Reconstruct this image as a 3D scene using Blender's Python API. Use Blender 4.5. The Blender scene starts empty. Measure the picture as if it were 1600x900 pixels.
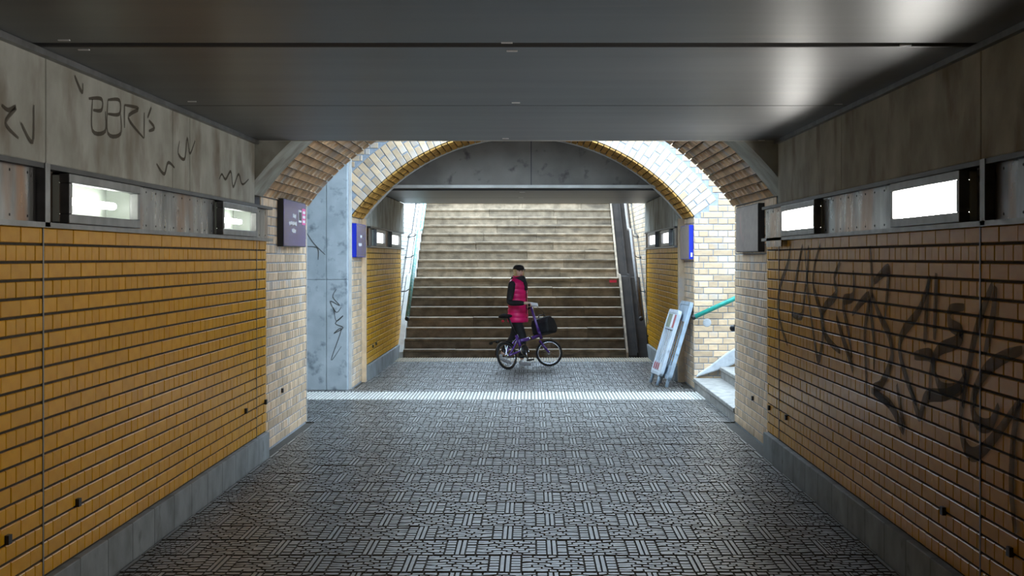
import bpy, bmesh, math, random
from mathutils import Vector, Matrix
random.seed(7)
S = bpy.context.scene
COL = S.collection
F = 2300.0; VX, VY, CH = 830.0, 402.0, 1.70      # focal length in px, vanishing point, eye height

# ------------------------------------------------------------------ camera, sky, exposure
cam_d = bpy.data.cameras.new('camera'); cam = bpy.data.objects.new('camera', cam_d); COL.objects.link(cam)
cam_d.sensor_width = 36.0; cam_d.lens = F / 1600 * 36
cam_d.shift_x = (800 - VX) / 1600; cam_d.shift_y = -(450 - VY) / 1600
cam_d.clip_start = 0.05; cam_d.clip_end = 400
cam.location = (0, 0, CH); cam.rotation_euler = (math.pi / 2, 0, 0)
S.camera = cam
world = bpy.data.worlds.new('sky'); S.world = world; world.use_nodes = True
bg = world.node_tree.nodes['Background']
bg.inputs['Color'].default_value = (0.62, 0.81, 1.0, 1); bg.inputs['Strength'].default_value = 7.5
S.view_settings.view_transform = 'Standard'; S.view_settings.look = 'None'
S.view_settings.gamma = 1.0; S.view_settings.use_curve_mapping = False
S.view_settings.exposure = 0.45
TUBE, FROST = 16.0, 44.0                          # strength of the wall lights' tubes and frosted panes

# ------------------------------------------------------------------ materials
def mk(name, c1, c2=None, rough=0.6, metal=0.0, scale=3.0, stretch=(1, 1, 1), c3=None, bump=0.0, bscale=40.0,
       rand=0.0, spec=0.5, lo=0.35, hi=0.65, scale3=1.2, stretch3=(1, 1, 1), lo3=0.5, hi3=0.7, rvar=0.0, coat=0.0):
    m = bpy.data.materials.new(name); m.use_nodes = True
    nt = m.node_tree; N = nt.nodes; L = nt.links
    b = N['Principled BSDF']
    b.inputs['Roughness'].default_value = rough; b.inputs['Metallic'].default_value = metal
    b.inputs['Specular IOR Level'].default_value = spec
    b.inputs['Coat Weight'].default_value = coat
    b.inputs['Coat Roughness'].default_value = 0.25
    tc = N.new('ShaderNodeTexCoord')
    def noise(sc, st, det=6):
        mp = N.new('ShaderNodeMapping'); mp.inputs['Scale'].default_value = st
        L.new(tc.outputs['Object'], mp.inputs['Vector'])
        n = N.new('ShaderNodeTexNoise'); n.inputs['Scale'].default_value = sc; n.inputs['Detail'].default_value = det
        L.new(mp.outputs[0], n.inputs['Vector']); return n.outputs['Fac']
    def ramp(src, lo, hi):
        r = N.new('ShaderNodeMapRange'); r.inputs['From Min'].default_value = lo; r.inputs['From Max'].default_value = hi
        L.new(src, r.inputs['Value']); return r.outputs[0]
    def mix(fac, a, bb):
        x = N.new('ShaderNodeMix'); x.data_type = 'RGBA'
        for s, v in ((x.inputs[0], fac), (x.inputs[6], a), (x.inputs[7], bb)):
            if isinstance(v, tuple): s.default_value = (*v, 1)
            elif isinstance(v, float): s.default_value = v
            else: L.new(v, s)
        return x.outputs[2]
    col = c1
    if c2: col = mix(ramp(noise(scale, stretch), lo, hi), c1, c2)
    if c3: col = mix(ramp(noise(scale3, stretch3), lo3, hi3), col, c3)
    if rand:
        oi = N.new('ShaderNodeObjectInfo'); ge = N.new('ShaderNodeNewGeometry')
        ad = N.new('ShaderNodeMath'); L.new(oi.outputs['Random'], ad.inputs[0]); L.new(ge.outputs['Random Per Island'], ad.inputs[1])
        fr = N.new('ShaderNodeMath'); fr.operation = 'FRACT'; L.new(ad.outputs[0], fr.inputs[0])
        mr = N.new('ShaderNodeMapRange'); mr.inputs['To Min'].default_value = 1 - rand; mr.inputs['To Max'].default_value = 1 + rand * 0.5
        L.new(fr.outputs[0], mr.inputs['Value'])
        hs = N.new('ShaderNodeHueSaturation'); L.new(mr.outputs[0], hs.inputs['Value'])
        if isinstance(col, tuple): hs.inputs['Color'].default_value = (*col, 1)
        else: L.new(col, hs.inputs['Color'])
        col = hs.outputs[0]
    if isinstance(col, tuple): b.inputs['Base Color'].default_value = (*col, 1)
    else: L.new(col, b.inputs['Base Color'])
    if rvar:
        r = N.new('ShaderNodeMapRange'); r.inputs['To Min'].default_value = max(0.02, rough - rvar); r.inputs['To Max'].default_value = rough + rvar
        L.new(noise(scale * 2, stretch), r.inputs['Value']); L.new(r.outputs[0], b.inputs['Roughness'])
    if bump:
        bp = N.new('ShaderNodeBump'); bp.inputs['Strength'].default_value = bump; bp.inputs['Distance'].default_value = 0.01
        L.new(noise(bscale, (1, 1, 1), 4), bp.inputs['Height']); L.new(bp.outputs[0], b.inputs['Normal'])
    return m
def emit(name, col, s):
    m = bpy.data.materials.new(name); m.use_nodes = True; nt = m.node_tree
    b = nt.nodes['Principled BSDF']; b.inputs['Base Color'].default_value = (0.8, 0.8, 0.8, 1)
    b.inputs['Emission Color'].default_value = (*col, 1); b.inputs['Emission Strength'].default_value = s
    return m
def seethrough(name, col, alpha, rough=0.1):
    m = bpy.data.materials.new(name); m.use_nodes = True
    b = m.node_tree.nodes['Principled BSDF']; b.inputs['Base Color'].default_value = (*col, 1)
    b.inputs['Alpha'].default_value = alpha; b.inputs['Roughness'].default_value = rough
    return m
M = {}
M['yellow'] = mk('yellow_glazed_brick', (0.62, 0.315, 0.012), (0.55, 0.26, 0.009), rough=0.30, scale=9, rand=0.10, rvar=0.04, spec=0.08)
M['mortar_dark'] = mk('dark_mortar', (0.022, 0.016, 0.009), (0.045, 0.033, 0.02), rough=0.9, scale=30)
M['buff'] = mk('buff_brick', (0.66, 0.48, 0.30), (0.55, 0.39, 0.25), rough=0.5, scale=12, rand=0.3, bump=0.2, bscale=70,
               c3=(0.50, 0.48, 0.47), scale3=3.0, lo3=0.52, hi3=0.75)
M['mortar_grey'] = mk('grey_mortar', (0.24, 0.27, 0.31), (0.33, 0.36, 0.40), rough=0.9, scale=25)
M['brown_brick'] = mk('ochre_arch_brick', (0.50, 0.27, 0.055), (0.38, 0.20, 0.045), rough=0.45, scale=9, rand=0.3, bump=0.2, bscale=60)
M['concrete'] = mk('stained_concrete', (0.42, 0.42, 0.37), (0.27, 0.265, 0.22), rough=0.8, scale=3.2, stretch=(1, 1, 1),
                   c3=(0.17, 0.14, 0.10), scale3=3.2, stretch3=(1, 1, 0.6), lo3=0.52, hi3=0.72, bump=0.15, bscale=25)
M['concrete_blue'] = mk('grey_panel_concrete', (0.46, 0.50, 0.52), (0.34, 0.38, 0.40), rough=0.75, scale=3.5, c3=(0.17, 0.20, 0.22), scale3=9, lo3=0.56, hi3=0.75, bump=0.1)
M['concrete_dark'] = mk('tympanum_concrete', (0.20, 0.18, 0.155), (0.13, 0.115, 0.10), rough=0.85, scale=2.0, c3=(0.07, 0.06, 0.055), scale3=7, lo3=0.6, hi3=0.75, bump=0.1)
M['concrete_light'] = mk('pale_concrete', (0.55, 0.53, 0.49), (0.42, 0.40, 0.37), rough=0.75, scale=5)
M['plinth'] = mk('plinth_concrete', (0.24, 0.26, 0.27), (0.15, 0.16, 0.16), rough=0.7, scale=4, rand=0.15, c3=(0.06, 0.06, 0.055), scale3=5, lo3=0.62, hi3=0.75, bump=0.1)
M['ceiling'] = mk('ceiling_metal', (0.078, 0.078, 0.08), (0.052, 0.052, 0.055), rough=0.42, scale=1.6, stretch=(0.25, 2.5, 1), spec=0.6,
                  c3=(0.10, 0.085, 0.075), scale3=2.0, stretch3=(0.5, 3, 1), lo3=0.6, hi3=0.8)
M['ceiling_gap'] = mk('ceiling_gap_strip', (0.16, 0.125, 0.06), rough=0.6)
M['steel'] = mk('brushed_steel', (0.30, 0.29, 0.28), (0.10, 0.098, 0.095), rough=0.30, metal=1.0, scale=3.5, stretch=(1, 1.6, 0.6),
                c3=(0.20, 0.10, 0.045), scale3=2.2, stretch3=(1, 1, 0.3), lo3=0.50, hi3=0.62, rvar=0.12, bump=0.25, bscale=5)
M['steel_frame'] = mk('grey_steel_frame', (0.22, 0.22, 0.22), (0.14, 0.14, 0.14), rough=0.4, metal=0.8, scale=8)
M['dark_steel'] = mk('dark_steel', (0.05, 0.05, 0.05), (0.025, 0.025, 0.027), rough=0.45, metal=0.6, scale=6)
M['black'] = mk('black_metal', (0.012, 0.012, 0.013), rough=0.5)
M['paver'] = mk('paver_stone', (0.19, 0.187, 0.18), (0.125, 0.12, 0.112), rough=0.36, scale=14, rand=0.22, rvar=0.08, bump=0.03, bscale=90, spec=1.0)
M['paver_base'] = mk('paver_joint', (0.030, 0.025, 0.018), (0.05, 0.043, 0.032), rough=0.8, scale=30)
M['tactile'] = mk('tactile_white', (0.62, 0.60, 0.55), (0.48, 0.465, 0.43), rough=0.6, scale=12, rand=0.12)
M['tactile_bed'] = mk('tactile_bed', (0.16, 0.15, 0.13), rough=0.7)
M['tactile_yellow'] = mk('tactile_tan', (0.36, 0.28, 0.15), (0.27, 0.21, 0.12), rough=0.6, scale=12, rand=0.12)
M['sandstone'] = mk('step_stone', (0.28, 0.212, 0.142), (0.155, 0.115, 0.074), rough=0.75, scale=7, rand=0.3, c3=(0.10, 0.075, 0.05), scale3=3.5,
                    stretch3=(0.5, 1, 2.5), lo3=0.55, hi3=0.72, bump=0.5, bscale=45)
M['kerb'] = mk('kerb_stone', (0.30, 0.285, 0.26), (0.19, 0.18, 0.165), rough=0.8, scale=10, bump=0.3, bscale=60)
M['plaster'] = mk('white_plaster', (0.50, 0.52, 0.54), (0.36, 0.38, 0.40), rough=0.8, scale=6, bump=0.4, bscale=20)
M['overlit_brick'] = mk('sky_glare_brick', (0.82, 0.80, 0.76), (0.70, 0.68, 0.64), rough=0.6, scale=5, rand=0.1)  # blown-out skylight on the brick, put into its base colour
M['green'] = mk('green_rail_paint', (0.01, 0.22, 0.17), (0.02, 0.30, 0.24), rough=0.35, scale=20)
M['green_worn'] = mk('worn_green_rail', (0.05, 0.28, 0.22), (0.28, 0.36, 0.34), rough=0.4, scale=18, stretch=(1, 1, 1))
M['rail_dark'] = mk('dark_wood_rail', (0.07, 0.05, 0.04), (0.11, 0.085, 0.07), rough=0.45, scale=15)
M['reflector'] = mk('lamp_reflector', (0.34, 0.37, 0.33), rough=0.35)
M['glass'] = seethrough('lamp_glass', (0.85, 0.92, 0.95), 0.12, 0.08)
M['frost'] = emit('lit_frosted_pane', (1.0, 0.97, 0.92), FROST)
M['tube'] = emit('fluorescent_tube', (0.97, 1.0, 0.93), TUBE)
M['far_pane'] = emit('lit_far_pane', (0.95, 0.98, 1.0), 3.0)
M['sign_purple'] = mk('purple_sign_face', (0.05, 0.035, 0.16), (0.085, 0.075, 0.25), rough=0.2, scale=1.2, stretch=(1, 2, 0.5))
M['sign_grey'] = mk('faded_sign_face', (0.17, 0.14, 0.15), (0.10, 0.08, 0.09), rough=0.3, scale=7, stretch=(1, 1, 2), c3=(0.30, 0.12, 0.14), scale3=4, lo3=0.6, hi3=0.75)
M['sign_blue'] = mk('blue_sign_side', (0.006, 0.022, 0.42), rough=0.35)
M['white'] = mk('white_print', (0.80, 0.80, 0.80), rough=0.5)
M['pink'] = mk('pink_sticker', (0.75, 0.10, 0.33), rough=0.5)
M['red'] = mk('red_paint', (0.55, 0.02, 0.05), rough=0.5)
M['spray'] = seethrough('black_spray_paint', (0.012, 0.012, 0.014), 0.62, 0.8)
M['marker'] = seethrough('brown_marker', (0.06, 0.045, 0.025), 0.72, 0.8)
M['barrier'] = mk('barrier_white', (0.62, 0.68, 0.74), (0.48, 0.53, 0.58), rough=0.45, scale=8)
M['barrier_blue'] = mk('barrier_grey_blue', (0.34, 0.43, 0.52), (0.24, 0.29, 0.34), rough=0.5, scale=7)
M['barrier_green'] = mk('barrier_reflector_green', (0.22, 0.26, 0.18), rough=0.4)
M['barrier_red'] = mk('barrier_reflector_red', (0.40, 0.06, 0.07), rough=0.4)
M['skin'] = mk('skin', (0.85, 0.54, 0.42), rough=0.55)
M['hair'] = mk('blond_hair', (0.85, 0.66, 0.36), (0.62, 0.44, 0.2), rough=0.5, scale=40, stretch=(1, 1, 0.2))
M['vest'] = mk('pink_quilted_vest', (0.95, 0.012, 0.19), (0.85, 0.01, 0.15), rough=0.45, scale=9)
M['cloth_black'] = mk('black_cloth', (0.010, 0.010, 0.012), (0.02, 0.02, 0.024), rough=0.75, scale=14)
M['shoe'] = mk('pale_shoe', (0.55, 0.55, 0.56), (0.42, 0.42, 0.43), rough=0.6)
M['purple'] = mk('purple_bike_paint', (0.09, 0.035, 0.22), (0.11, 0.045, 0.26), rough=0.25, coat=0.5)
M['rubber'] = mk('black_rubber', (0.012, 0.012, 0.012), rough=0.75)
M['chrome'] = mk('bright_alloy', (0.62, 0.62, 0.64), rough=0.22, metal=1.0)

# ------------------------------------------------------------------ mesh helpers
def new_mesh(name, verts, faces, mat=None, smooth=False):
    me = bpy.data.meshes.new(name); me.from_pydata([tuple(v) for v in verts], [], faces); me.update()
    bm = bmesh.new(); bm.from_mesh(me); bmesh.ops.recalc_face_normals(bm, faces=bm.faces); bm.to_mesh(me); bm.free()
    if mat: me.materials.append(M[mat] if isinstance(mat, str) else mat)
    if smooth:
        for p in me.polygons: p.use_smooth = True
    return me
def link(name, me, parent=None, loc=None, mw=None):
    o = bpy.data.objects.new(name, me); COL.objects.link(o)
    if parent: o.parent = parent
    if mw is not None: o.matrix_basis = mw
    if loc is not None: o.location = loc
    return o
def tag(o, label=None, cat=None, group=None, kind=None):
    for k, v in (('label', label), ('category', cat), ('group', group), ('kind', kind)):
        if v: o[k] = v
    return o
def empty(name, loc=(0, 0, 0), label=None, cat=None, group=None, kind=None):
    o = bpy.data.objects.new(name, None); COL.objects.link(o); o.location = loc; o.empty_display_size = 0.1
    return tag(o, label, cat, group, kind)
class MB:                                            # collects shapes for one mesh
    def __init__(s): s.v = []; s.f = []
    def add(s, v, f):
        k = len(s.v); s.v += [tuple(x) for x in v]; s.f += [tuple(i + k for i in q) for q in f]; return s
    def box(s, x0, x1, y0, y1, z0, z1):
        v = [(x, y, z) for z in (z0, z1) for y in (y0, y1) for x in (x0, x1)]
        return s.add(v, [(0, 1, 3, 2), (4, 6, 7, 5), (0, 4, 5, 1), (2, 3, 7, 6), (0, 2, 6, 4), (1, 5, 7, 3)])
    def prism(s, pts, axis, a0, a1):                 # pts 2-D outline, extruded along axis
        n = len(pts)
        def P(p, a): return {'x': (a, p[0], p[1]), 'y': (p[0], a, p[1]), 'z': (p[0], p[1], a)}[axis]
        return s.add([P(p, a0) for p in pts] + [P(p, a1) for p in pts],
                     [tuple(range(n)), tuple(range(2 * n - 1, n - 1, -1))] + [(i, (i + 1) % n, n + (i + 1) % n, n + i) for i in range(n)])
    def tube(s, path, r, seg=10, closed=False, caps=True):
        path = [Vector(p) for p in path]; n = len(path); rings = []
        ref = None
        for i, p in enumerate(path):
            a = path[(i - 1) % n] if (closed or i) else p; b = path[(i + 1) % n] if (closed or i < n - 1) else p
            t = (b - a).normalized()
            if ref is None: ref = Vector((0, 0, 1)) if abs(t.z) < 0.9 else Vector((1, 0, 0))
            u = t.cross(ref).normalized(); w = u.cross(t).normalized(); ref = w
            rr = r[i] if isinstance(r, (list, tuple)) else r
            rings.append([p + (u * math.cos(k * 2 * math.pi / seg) + w * math.sin(k * 2 * math.pi / seg)) * rr for k in range(seg)])
        v = [q for R in rings for q in R]; f = []
        for i in range(n if closed else n - 1):
            for k in range(seg):
                a, b = i * seg, ((i + 1) % n) * seg; k2 = (k + 1) % seg
                f.append((a + k, a + k2, b + k2, b + k))
        if caps and not closed: f += [tuple(range(seg)), tuple(range((n - 1) * seg, n * seg))]
        return s.add(v, f)
    def sphere(s, c, r, seg=14, rings=9):
        c = Vector(c); r = Vector(r) if not isinstance(r, (int, float)) else Vector((r, r, r)); v = []; f = []
        for i in range(rings + 1):
            th = math.pi * i / rings
            for k in range(seg):
                ph = 2 * math.pi * k / seg
                v.append((c.x + r.x * math.sin(th) * math.cos(ph), c.y + r.y * math.sin(th) * math.sin(ph), c.z + r.z * math.cos(th)))
        for i in range(rings):
            for k in range(seg):
                f.append((i * seg + k, i * seg + (k + 1) % seg, (i + 1) * seg + (k + 1) % seg, (i + 1) * seg + k))
        return s.add(v, f)
    def build(s, name, mat, parent=None, smooth=False, loc=None, mw=None):
        return link(name, new_mesh(name, s.v, s.f, mat, smooth), parent, loc, mw)
def bevel(o, w=0.01, seg=2):
    m = o.modifiers.new('bevel', 'BEVEL'); m.width = w; m.segments = seg; m.limit_method = 'ANGLE'
    return o
def box(name, mat, x0, x1, y0, y1, z0, z1, parent=None, bev=0, kind=None):
    o = MB().box(x0, x1, y0, y1, z0, z1).build(name, mat, parent)
    if bev: bevel(o, bev)
    if kind: o['kind'] = kind
    return o
def px_wall(x, y, X):                                # photo pixel lying on the plane X = const
    Y = X * F / (x - VX); return Y, CH - (y - VY) * Y / F
def project(p): return VX + F * p[0] / p[1], VY - F * (p[2] - CH) / p[1]

class Bricks:                                        # bricks of one wall: the largest in view are objects, the rest one joined part
    cache = {}
    def __init__(s, parent, mat, depth=0.03, cham=0.003, name='brick'):
        s.items = []; s.parent = parent; s.mat = mat; s.d = depth; s.c = cham; s.name = name
    def add(s, c, u, v, w, h): s.items.append((Vector(c), Vector(u).normalized(), Vector(v).normalized(), w, h))
    @staticmethod
    def geo(w, h, d, c):
        a, b = w / 2, h / 2
        v = [(-a, -b, -d), (a, -b, -d), (a, b, -d), (-a, b, -d), (-a, -b, -c), (a, -b, -c), (a, b, -c), (-a, b, -c),
             (-a + c, -b + c, 0), (a - c, -b + c, 0), (a - c, b - c, 0), (-a + c, b - c, 0)]
        f = [(8, 9, 10, 11)] + [(i, (i + 1) % 4, 4 + (i + 1) % 4, 4 + i) for i in range(4)] + [(4 + i, 4 + (i + 1) % 4, 8 + (i + 1) % 4, 8 + i) for i in range(4)]
        return v, f
    def rect(s, org, u, v, rects):                   # rects (u0,u1,v0,v1) on a plane
        org, u, v = Vector(org), Vector(u), Vector(v)
        for u0, u1, v0, v1 in rects:
            if u1 - u0 > 0.02 and v1 - v0 > 0.015: s.add(org + u * (u0 + u1) / 2 + v * (v0 + v1) / 2, u, v, u1 - u0, v1 - v0)
    def finish(s, most=300, minpx=6.0):
        sc = []
        for it in s.items:
            c, u, v, w, h = it; n = u.cross(v); view = c - Vector((0, 0, CH)); a = -1
            if c.y > 1 and n.dot(view) < 0:
                x, y = project(c)
                if -30 < x < 1630 and -30 < y < 930:
                    ends = [project(c + u * w / 2), project(c - u * w / 2)]; vs = [project(c + v * h / 2), project(c - v * h / 2)]
                    pw = math.dist(*ends); ph = math.dist(*vs)
                    if max(pw, ph) >= 9 and min(pw, ph) >= minpx: a = pw * ph
            sc.append(a)
        order = sorted(range(len(sc)), key=lambda i: -sc[i]); keep = {i for i in order[:most] if sc[i] > 0}
        mb = MB()
        for i, (c, u, v, w, h) in enumerate(s.items):
            mw = Matrix.Translation(c) @ Matrix((u, v, u.cross(v))).transposed().to_4x4()
            dz = random.uniform(-0.002, 0.001)
            if i in keep:
                key = (s.mat, round(w, 3), round(h, 3), s.d)
                if key not in Bricks.cache: Bricks.cache[key] = new_mesh('brick', *Bricks.geo(w, h, s.d, s.c), s.mat)
                link(s.name, Bricks.cache[key], s.parent, mw=mw @ Matrix.Translation((0, 0, dz)))
            else:
                gv, gf = Bricks.geo(w, h, s.d, s.c); mb.add([mw @ (Vector(q) + Vector((0, 0, dz))) for q in gv], gf)
        if mb.v:
            o = mb.build('small_bricks', s.mat, s.parent); o['kind'] = 'stuff'
        return len(keep)
def bond(u0, u1, v0, v1, pitch=0.0815, bed=0.012, head=0.007, cuts=(), phase=0.0, holes=None, cross=True):
    """rows of alternating stretchers and headers, from the top down"""
    out = []; n = int(round((v1 - v0) / pitch)); pitch = (v1 - v0) / n
    edges = [u0] + sorted(c for c in cuts if u0 < c < u1) + [u1]
    for r in range(n):
        t = v1 - r * pitch; b = t - pitch + bed
        if r % 2 == 0: L = 0.25; off = 0.125 if r % 4 else 0.0
        else: L = 0.125; off = 0.0625
        for e0, e1 in zip(edges, edges[1:]):
            a = math.floor((e0 - phase - off) / L) * L + phase + off
            while a < e1 - 1e-6:
                x0, x1 = max(a, e0), min(a + L, e1)
                if x1 - x0 > 0.03: out.append((x0 + head / 2, x1 - head / 2, b, t))
                a += L
    if holes: out = [q for q in out if not holes(q)]
    return out

# ------------------------------------------------------------------ measurements (m)
XL, XR = -2.27, 2.02           # yellow brick faces
PL, PR = -2.32, 2.10           # pale pillars and the arch's springing
CL, CR = -2.225, 1.985         # concrete above
ZB, ZM, ZC = 1.84, 2.13, 2.64  # top of brick, top of steel band, ceiling
AX, AZ, AR = -0.11, 0.646, 2.72  # arch centre and radius
TOP = 3.9
Y_END, Y_P0, Y_P1, Y_A0, Y_A1, Y_FAR = 11.85, 12.62, 15.2, 19.0, 20.2, 25.7

# ------------------------------------------------------------------ floor
floor = box('floor', 'paver_base', -7.5, 2.6, -6, 25.2, -0.3, -0.014, kind='structure')
PW, PD = 0.53, 0.45
def paver_mesh(seed):
    rnd = random.Random(seed); mb = MB(); w, d = PW - 0.010, PD - 0.022
    def stone(poly, z0=-0.012, z1=0.0, ins=0.003):
        cx = sum(p[0] for p in poly) / len(poly); cy = sum(p[1] for p in poly) / len(poly); n = len(poly)
        top = []
        for p in poly:
            dx, dy = cx - p[0], cy - p[1]; l = math.hypot(dx, dy) or 1
            top.append((p[0] + dx / l * ins, p[1] + dy / l * ins, z1))
        mb.add([(p[0], p[1], z0) for p in poly] + top, [tuple(range(n, 2 * n))] + [(i, (i + 1) % n, n + (i + 1) % n, n + i) for i in range(n)])
    mb.box(-w / 2, w / 2, -d / 2, d / 2, -0.05, -0.009)   # first six faces: the dark joint bed
    for sx in (-1, 1):                                # end lip and ladder of short strips
        a, b = sorted((sx * w / 2, sx * (w / 2 - 0.020))); stone([(a, -d / 2), (b, -d / 2), (b, d / 2), (a, d / 2)])
        a, b = sorted((sx * (w / 2 - 0.028), sx * (w / 2 - 0.082)))
        for i in range(6):
            y0 = -d / 2 + i * d / 6; stone([(a, y0 + 0.008), (b, y0 + 0.008), (b, y0 + d / 6 - 0.008), (a, y0 + d / 6 - 0.008)], z1=rnd.uniform(-0.003, 0.001))
    W = w - 0.172; nx, ny = 5, 7
    ys = [[-d / 2 + j * d / ny + (0.010 * math.sin(i * 1.1 + seed + j * .5) + rnd.uniform(-.006, .006) if 0 < j < ny else 0) for i in range(2 * nx + 1)] for j in range(ny + 1)]
    for j in range(ny):
        cut = [0] + sorted(min(2 * nx - 1, max(1, 2 * i + j % 2)) for i in range(1, nx)) + [2 * nx]
        jx = [rnd.uniform(-.012, .012) if 0 < c < 2 * nx else 0 for c in cut]
        for i in range(len(cut) - 1):
            c0, c1 = cut[i], cut[i + 1]
            if c1 <= c0: continue
            xa, xb = -W / 2 + c0 * W / 2 / nx + jx[i] + 0.003, -W / 2 + c1 * W / 2 / nx + jx[i + 1] - 0.003; m = (c0 + c1) // 2; xm = (xa + xb) / 2; g = 0.006
            stone([(xa, ys[j][c0] + g + .004), (xm, ys[j][m] + g), (xb, ys[j][c1] + g + .004), (xb, ys[j + 1][c1] - g - .004), (xm, ys[j + 1][m] - g), (xa, ys[j + 1][c0] - g - .004)], z1=rnd.uniform(-0.003, 0.0015))
    me = new_mesh('paver', mb.v, mb.f, 'paver'); me.materials.append(M['paver_base'])
    for p in me.polygons:
        if p.normal.z < 0.95 or p.index < 6: p.material_index = 1
    return me
PM = [paver_mesh(i) for i in range(5)]
def pave(y0, y1, x0, x1, r0=0):
    n = max(1, round((y1 - y0) / PD)); k = (y1 - y0) / n
    for r in range(n):
        y = y0 + (r + .5) * k; off = (r + r0) % 2 * PW / 2 + 0.12
        i0 = math.floor((x0 - off) / PW)
        a = i0 * PW + off
        while a < x1:
            if a + PW > x0 + 0.1 and a < x1 - 0.1:
                lo, hi = max(a, x0), min(a + PW, x1)
                mw = Matrix.Translation(((lo + hi) / 2, y, random.uniform(-0.0015, 0.0015))) @ Matrix.Rotation(math.pi * random.randint(0, 1), 4, 'Z') @ Matrix.Diagonal(((hi - lo) / PW, k / PD, 1, 1))
                link('paver', random.choice(PM), floor, mw=mw)
            a += PW
pave(7.5, Y_P1, PL + 0.09, PR - 0.12)
pave(Y_P1, 17.6, -3.3, PR, 1)
pave(18.6, 19.05, -3.3, PR, 0)
pave(19.05, 24.0, PL + 0.05, PR - 0.08, 1)
def tactile(y0, y1, x0, x1, rows, tw, mat):
    d = (y1 - y0) / rows; n = round((x1 - x0) / tw); tw = (x1 - x0) / n
    mb = MB().box(-tw / 2 + .002, tw / 2 - .002, -d / 2 + .002, d / 2 - .002, -0.05, -0.004); k = round(tw / 0.042)
    for i in range(k):
        c = -tw / 2 + (i + .5) * tw / k
        mb.prism([(c - .013, -0.005), (c + .013, -0.005), (c + .008, 0.004), (c - .008, 0.004)], 'y', -d / 2 + .006, d / 2 - .006)
    me = new_mesh('tactile_tile', mb.v, mb.f, mat); me.materials.append(M['tactile_bed'])
    for p in me.polygons[:6]: p.material_index = 1
    for r in range(rows):
        for i in range(n): link('tactile_tile', me, floor, loc=(x0 + (i + .5) * tw, y0 + (r + .5) * d, 0))
tactile(17.6, 18.6, -3.36, PR, 2, 0.42, 'tactile')
tactile(24.0, 24.95, -2.24, 1.98, 2, 0.42, 'tactile_yellow')

# ------------------------------------------------------------------ main tunnel: walls, plinths, steel band, concrete
def cut_y(x, X): return X * F / (x - VX)
def side_wall(name, sx, y0, y1, cuts, phase, conc, steel, posts, fine=True):
    bx = XL if sx < 0 else XR; cx = CL if sx < 0 else CR
    o = box(name, 'mortar_dark', *sorted((bx + sx * 0.009, bx + sx * 0.4)), y0, y1, -0.05, ZB - 0.002, kind='structure')
    box('band_backing', 'dark_steel', *sorted((cx + sx * 0.19, cx + sx * 0.4)), y0, y1, ZB - 0.002, ZC + 0.2, o)
    B = Bricks(o, 'yellow')
    rects = bond(y0 if fine else y0, y1, 0.205, ZB - 0.005, cuts=cuts, phase=phase)
    if sx < 0: B.rect((bx, 0, 0), (0, 1, 0), (0, 0, 1), rects)
    else: B.rect((bx, 0, 0), (0, -1, 0), (0, 0, 1), [(-b, -a, c, d) for a, b, c, d in rects])
    B.finish()
    for c in cuts: box('expansion_joint', 'steel_frame', *sorted((bx - sx * 0.003, bx + sx * 0.02)), c - 0.008, c + 0.008, 0.2, ZB, o)
    for a, b in zip(conc, conc[1:]):
        p = box('concrete_panel', 'concrete', *sorted((cx, cx + sx * 0.2)), a + 0.006, b - 0.006, ZM, ZC - 0.002, o, 0.006)
    for a, b, inset in steel:
        p = box('steel_panel', 'steel', *sorted((cx + sx * inset, cx + sx * 0.1)), a + 0.004, b - 0.004, ZB + 0.02, ZM - 0.022, o)
        if fine:
            mb = MB()
            n = max(2, int((b - a) / 0.22))
            for i in range(n):
                for z in (ZB + 0.045, ZM - 0.05): mb.sphere((cx + sx * inset, a + (i + .5) * (b - a) / n, z), (0.004, 0.007, 0.007), 6, 4)
            q = mb.build('rivets', 'black', p); q['kind'] = 'stuff'
    for a in posts: box('band_post', 'steel_frame', *sorted((cx - sx * 0.012, cx + sx * 0.05)), a - 0.035, a + 0.035, ZB, ZM, o)
    box('band_ledge', 'steel_frame', *sorted((cx - sx * 0.012, bx + sx * 0.05)), y0, y1, ZB - 0.004, ZB + 0.02, o)
    box('band_lip', 'dark_steel', *sorted((cx - sx * 0.008, cx + sx * 0.05)), y0, y1, ZM - 0.024, ZM - 0.001, o)
    return o
wl = side_wall('wall_left', -1, 4.6, Y_P0, [cut_y(67, XL), 12.17], 0.05,
               [4.6, 6.75, 9.14, 9.60, Y_END], [(4.9, 6.70, 0.03), (6.78, 7.0, 0.05), (8.28, 10.48, 0.028), (11.82, Y_P0 - .02, 0.03)], [6.74])
wr = side_wall('wall_right', 1, 4.6, Y_P0, [cut_y(1532, XR), 12.0], 0.11,
               [4.6, 6.50, 9.42, Y_END], [(4.9, 6.40, 0.03), (6.46, 6.72, 0.05), (8.03, 10.17, 0.028), (11.55, Y_P0 - .02, 0.02)], [6.44])
box('dented_plate', 'steel', CR - 0.012, CR - 0.006, 11.62, 12.35, ZB - 0.055, ZM - 0.07, wr)
for sx, nm in ((-1, 'wall_left_rear'), (1, 'wall_right_rear')):
    bx = XL if sx < 0 else XR
    box(nm, 'yellow', *sorted((bx, bx + sx * 0.4)), -6, 4.6, -0.05, ZB, kind='structure')
    box(nm + '_top', 'concrete', *sorted((bx, bx + sx * 0.4)), -6, 4.6, ZB, ZC + 0.2, kind='structure')
box('wall_back_added', 'concrete_dark', -3, 3, -6.3, -6, -0.1, 3, kind='structure')  # added unseen end wall, shuts out daylight from behind the camera
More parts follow.
